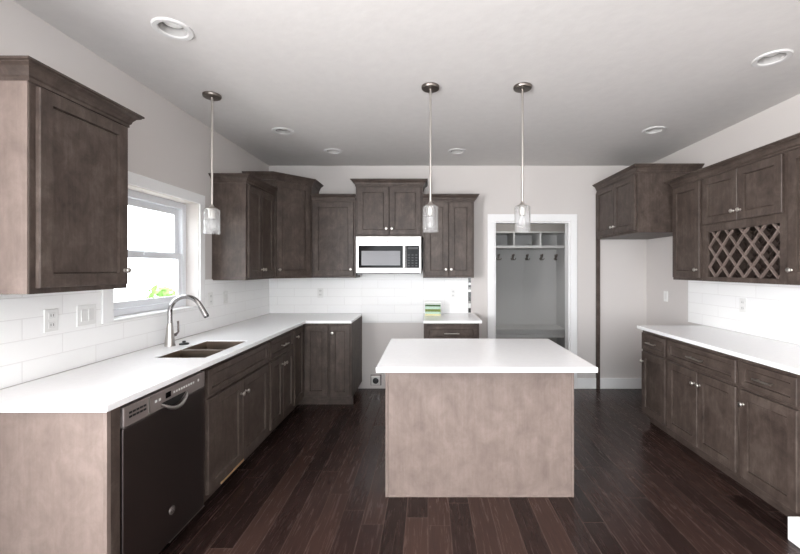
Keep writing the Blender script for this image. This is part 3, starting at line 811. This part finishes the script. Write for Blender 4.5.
MB().box(-hw_+.01, .02, -.022, -hw_+.06, .07, -.0005).build('mount_foot', 'blackplastic', mw)
MB().box(-hw_+.07, .012, -.008, hw_-.02, .2, -.0005).build('underside_grille', 'blackplastic', mw)

# ------------------------------------------------------------------ pendants and recessed lights
def make_pendant(loc, label):
    p = thing('pendant_light', label, 'pendant light', loc, group='clear glass pendants')
    MB().lathe([(.062, 0), (.062, -.013), (.057, -.019), (.012, -.021), (.010, -.03)], n=28).build('canopy', 'bronze', p, smooth=True)
    MB().lathe([(.0075, -.02), (.0075, -.80)], n=12).build('rod', 'nickel', p, smooth=True)
    MB().lathe([(.008, -.79), (.012, -.799), (.018, -.809), (.036, -.817), (.038, -.8215), (.027, -.8265), (.024, -.832), (.022, -.885), (.012, -.888)], n=20).build('socket', 'nickel', p, smooth=True)
    # glass cylinder with a shoulder, open below
    g = MB(); prof = [(.02, -.822), (.046, -.822), (.0525, -.828), (.0535, -.84), (.0535, -1.0), (.0505, -1.0), (.0505, -.842), (.044, -.826), (.02, -.826)]
    g.lathe(prof, n=32, caps=False); g.build('glass_shade', 'seeded', p, smooth=True)
    MB().lathe([(.012, -.889), (.014, -.90), (.022, -.925), (.024, -.942), (.020, -.958), (.010, -.968), (.002, -.97)], n=20).build('bulb', 'bulbglass', p, smooth=True)
    return p
p1 = make_pendant((-1.556, 2.774, ZC), 'glass pendant hanging over the sink')
for x, lab in ((.017, 'glass pendant above the island, in front of the wall cabinet by the microwave'), (.649, 'glass pendant above the island, in front of the hall doorway')):
    c = copy_tree(p1); c.location = (x, 2.644, ZC); c['label'] = lab

def make_down(loc, label):
    p = thing('recessed_light', label, 'ceiling light', loc, group='round recessed ceiling lights')
    MB().lathe([(.096, 0), (.096, -.004), (.090, -.009), (.070, -.008), (.064, -.001), (.064, 0)], n=36, caps=False).build('trim_ring', 'ring', p, smooth=True)
    MB().lathe([(.0639, -.002), (.060, .03), (.054, .085), (.0, .086)], n=36, caps=False).build('baffle', 'baffle', p, smooth=True)
    MB().lathe([(.02, .085), (.03, .06), (.044, .04), (.046, .03), (.03, .022), (.001, .02)], n=24).build('bulb', 'lens', p, smooth=True)
    return p
labs = ['round recessed ceiling light above the wall cabinet over the dishwasher', 'round recessed ceiling light near the corner, above the far window-side cabinets',
        'round recessed ceiling light just in front of the back wall, toward the diagonal corner cabinet', 'round recessed ceiling light just in front of the back wall, between the two island pendants',
        'round recessed ceiling light in front of the over-fridge cabinet', 'round recessed ceiling light above the wine rack run']
d0 = None
for (x, y), lab in zip(LIGHTS, labs):
    if d0 is None: d0 = make_down((x, y, ZC), lab)
    else:
        c = copy_tree(d0); c.location = (x, y, ZC); c['label'] = lab

# ------------------------------------------------------------------ outlets, switches (local front -y)
def outlet(loc, rot, label):
    t = thing('wall_outlet', label, 'outlet', loc, rot, 'white wall outlets')
    MB().box(-.036, -.006, -.058, .036, 0, .058).build('plate', 'plastic', t, bevel=.002)
    for s in (-1, 1):
        r = MB().box(-.017, -.0085, s*.024-.016, .017, -.0062, s*.024+.016).build('receptacle', 'offwhite', t, bevel=.003)
        MB().box(-.008, -.0092, s*.024-.004, -.0055, -.0086, s*.024+.008).box(.0055, -.0092, s*.024-.004, .008, -.0086, s*.024+.008).build('slot', 'dark', r)
    return t
def switch(loc, rot, label, gang=1):
    t = thing('light_switch', label, 'switch', loc, rot)
    h = .036 if gang == 1 else .06
    MB().box(-h, -.006, -.058, h, 0, .058).build('plate', 'plastic', t, bevel=.002)
    for k in range(gang):
        cx_ = 0 if gang == 1 else (-.023+.046*k)
        MB().box(cx_-.016, -.0095, -.033, cx_+.016, -.0062, .033).build('rocker', 'offwhite', t, bevel=.002)
    return t
T = .0095
outlet((XL+T, 1.964, 1.195), PI/2, 'white outlet on the tile beneath the single-door cabinet over the dishwasher')
switch((XL+T, 2.168, 1.198), PI/2, 'double white switch on the tile next to the window casing', 2)
outlet((XL+T, 3.40, 1.19), PI/2, 'white outlet on the tile just past the window, facing the faucet')
switch((XL+T, 3.66, 1.185), PI/2, 'white switch on the tile under the two-door cabinet by the corner')
outlet((-1.305, YB-T, 1.165), 0, 'white outlet on the back wall tile above the corner worktop')
outlet((.305, YB-T, 1.155), 0, 'white outlet on the back wall tile above the striped carton worktop')
switch((XR-.0008, 4.30, 1.15), -PI/2, 'white switch on the painted wall inside the fridge space')
outlet((XR-T, 3.235, 1.15), -PI/2, 'white outlet on the tile below the wine rack')
ro = thing('range_outlet', 'square steel range outlet with a round black socket low in the range gap', 'outlet', (-.632, YB-.0008, .105))
MB().box(-.066, -.006, -.066, .066, 0, .066).build('plate', 'steel_dark', ro, bevel=.003)
MB().box(-.054, -.035, -.054, .054, -.0065, .054).build('box', 'steel_light', ro, bevel=.004)
MB().lathe([(.036, 0), (.036, .006), (.030, .008), (.001, .008)], (0, -.0352, 0), '-y', 24).build('socket', 'blackplastic', ro, smooth=True)

# ------------------------------------------------------------------ striped carton
cb_ = thing('carton', 'small white carton with green and yellow stripes', 'carton', (.056, 4.43, CT+.0005), -.12)
MB().box(-.093, 0, 0, .093, .07, .165).build('box', 'card', cb_, bevel=.002)
for za, zb, k in ((.002, .022, 'print_cream'), (.024, .044, 'print_pale'), (.046, .078, 'print_olive'), (.080, .104, 'print_pale'), (.106, .130, 'print_green'), (.132, .150, 'print_grey')):
    o = MB().box(-.090, -.0012, za, .090, -.0002, zb).build('stripe', k, cb_)

# ------------------------------------------------------------------ hall locker
lk = thing('hall_locker', 'pale grey built-in hall bench with cubbies and coat hooks seen through the doorway', 'hall bench', (1.36, 6.61, 0))
LX0, LX1, LF = -.85, .86, -.50       # local x range, front y
MB().box(LX0, -.02, .35, LX1, 0, 2.048).build('back_panel', 'locker', lk)
b = MB()
for k in range(4): b.box(LX0+.04+k*.54, -.024, .56, LX0+.05+k*.54, -.0205, 1.76)
b.build('batten', 'locker', lk)
for x in (LX0, LX1-.02): MB().box(x, LF, 0, x+.02, -.0205, 2.048).build('side', 'locker', lk)
MB().box(LX0+.021, LF, 1.785, LX1-.021, -.0205, 1.825).build('shelf', 'locker', lk)
for x in (-.427, -.003, .421): MB().box(x, LF, 1.826, x+.02, -.0205, 2.028).build('divider', 'locker', lk)
MB().box(LX0+.021, LF, 2.029, LX1-.021, -.0205, 2.048).build('top_board', 'locker', lk)
MB().box(LX0+.021, LF-.02, .47, LX1-.021, -.0205, .50).build('bench_seat', 'locker', lk, bevel=.004)
MB().box(LX0+.021, LF+.03, .41, LX1-.021, LF+.05, .469).build('seat_recess', 'locker', lk)
MB().box(LX0+.021, LF-.005, .365, LX1-.021, LF+.03, .409).build('bench_rail', 'locker', lk)
for x in (1.206, 1.45, 1.69, 1.935, 2.18):
    x -= 1.36
    h = MB().box(x-.016, -.030, 1.60, x+.016, -.0205, 1.70)
    h.tube([(x, -.030, 1.665), (x, -.065, 1.65), (x, -.09, 1.665), (x, -.098, 1.69)], .009, 8)
    h.lathe([(.012, 0), (.018, .008), (.013, .018), (.002, .02)], (x, -.09, 1.69), '-y', 10)
    for q in (-1, 1): h.tube([(x, -.030, 1.625), (x+q*.022, -.055, 1.605), (x+q*.036, -.07, 1.62), (x+q*.038, -.072, 1.64)], .007, 8)
    h.build('coat_hook', 'bronze', lk)
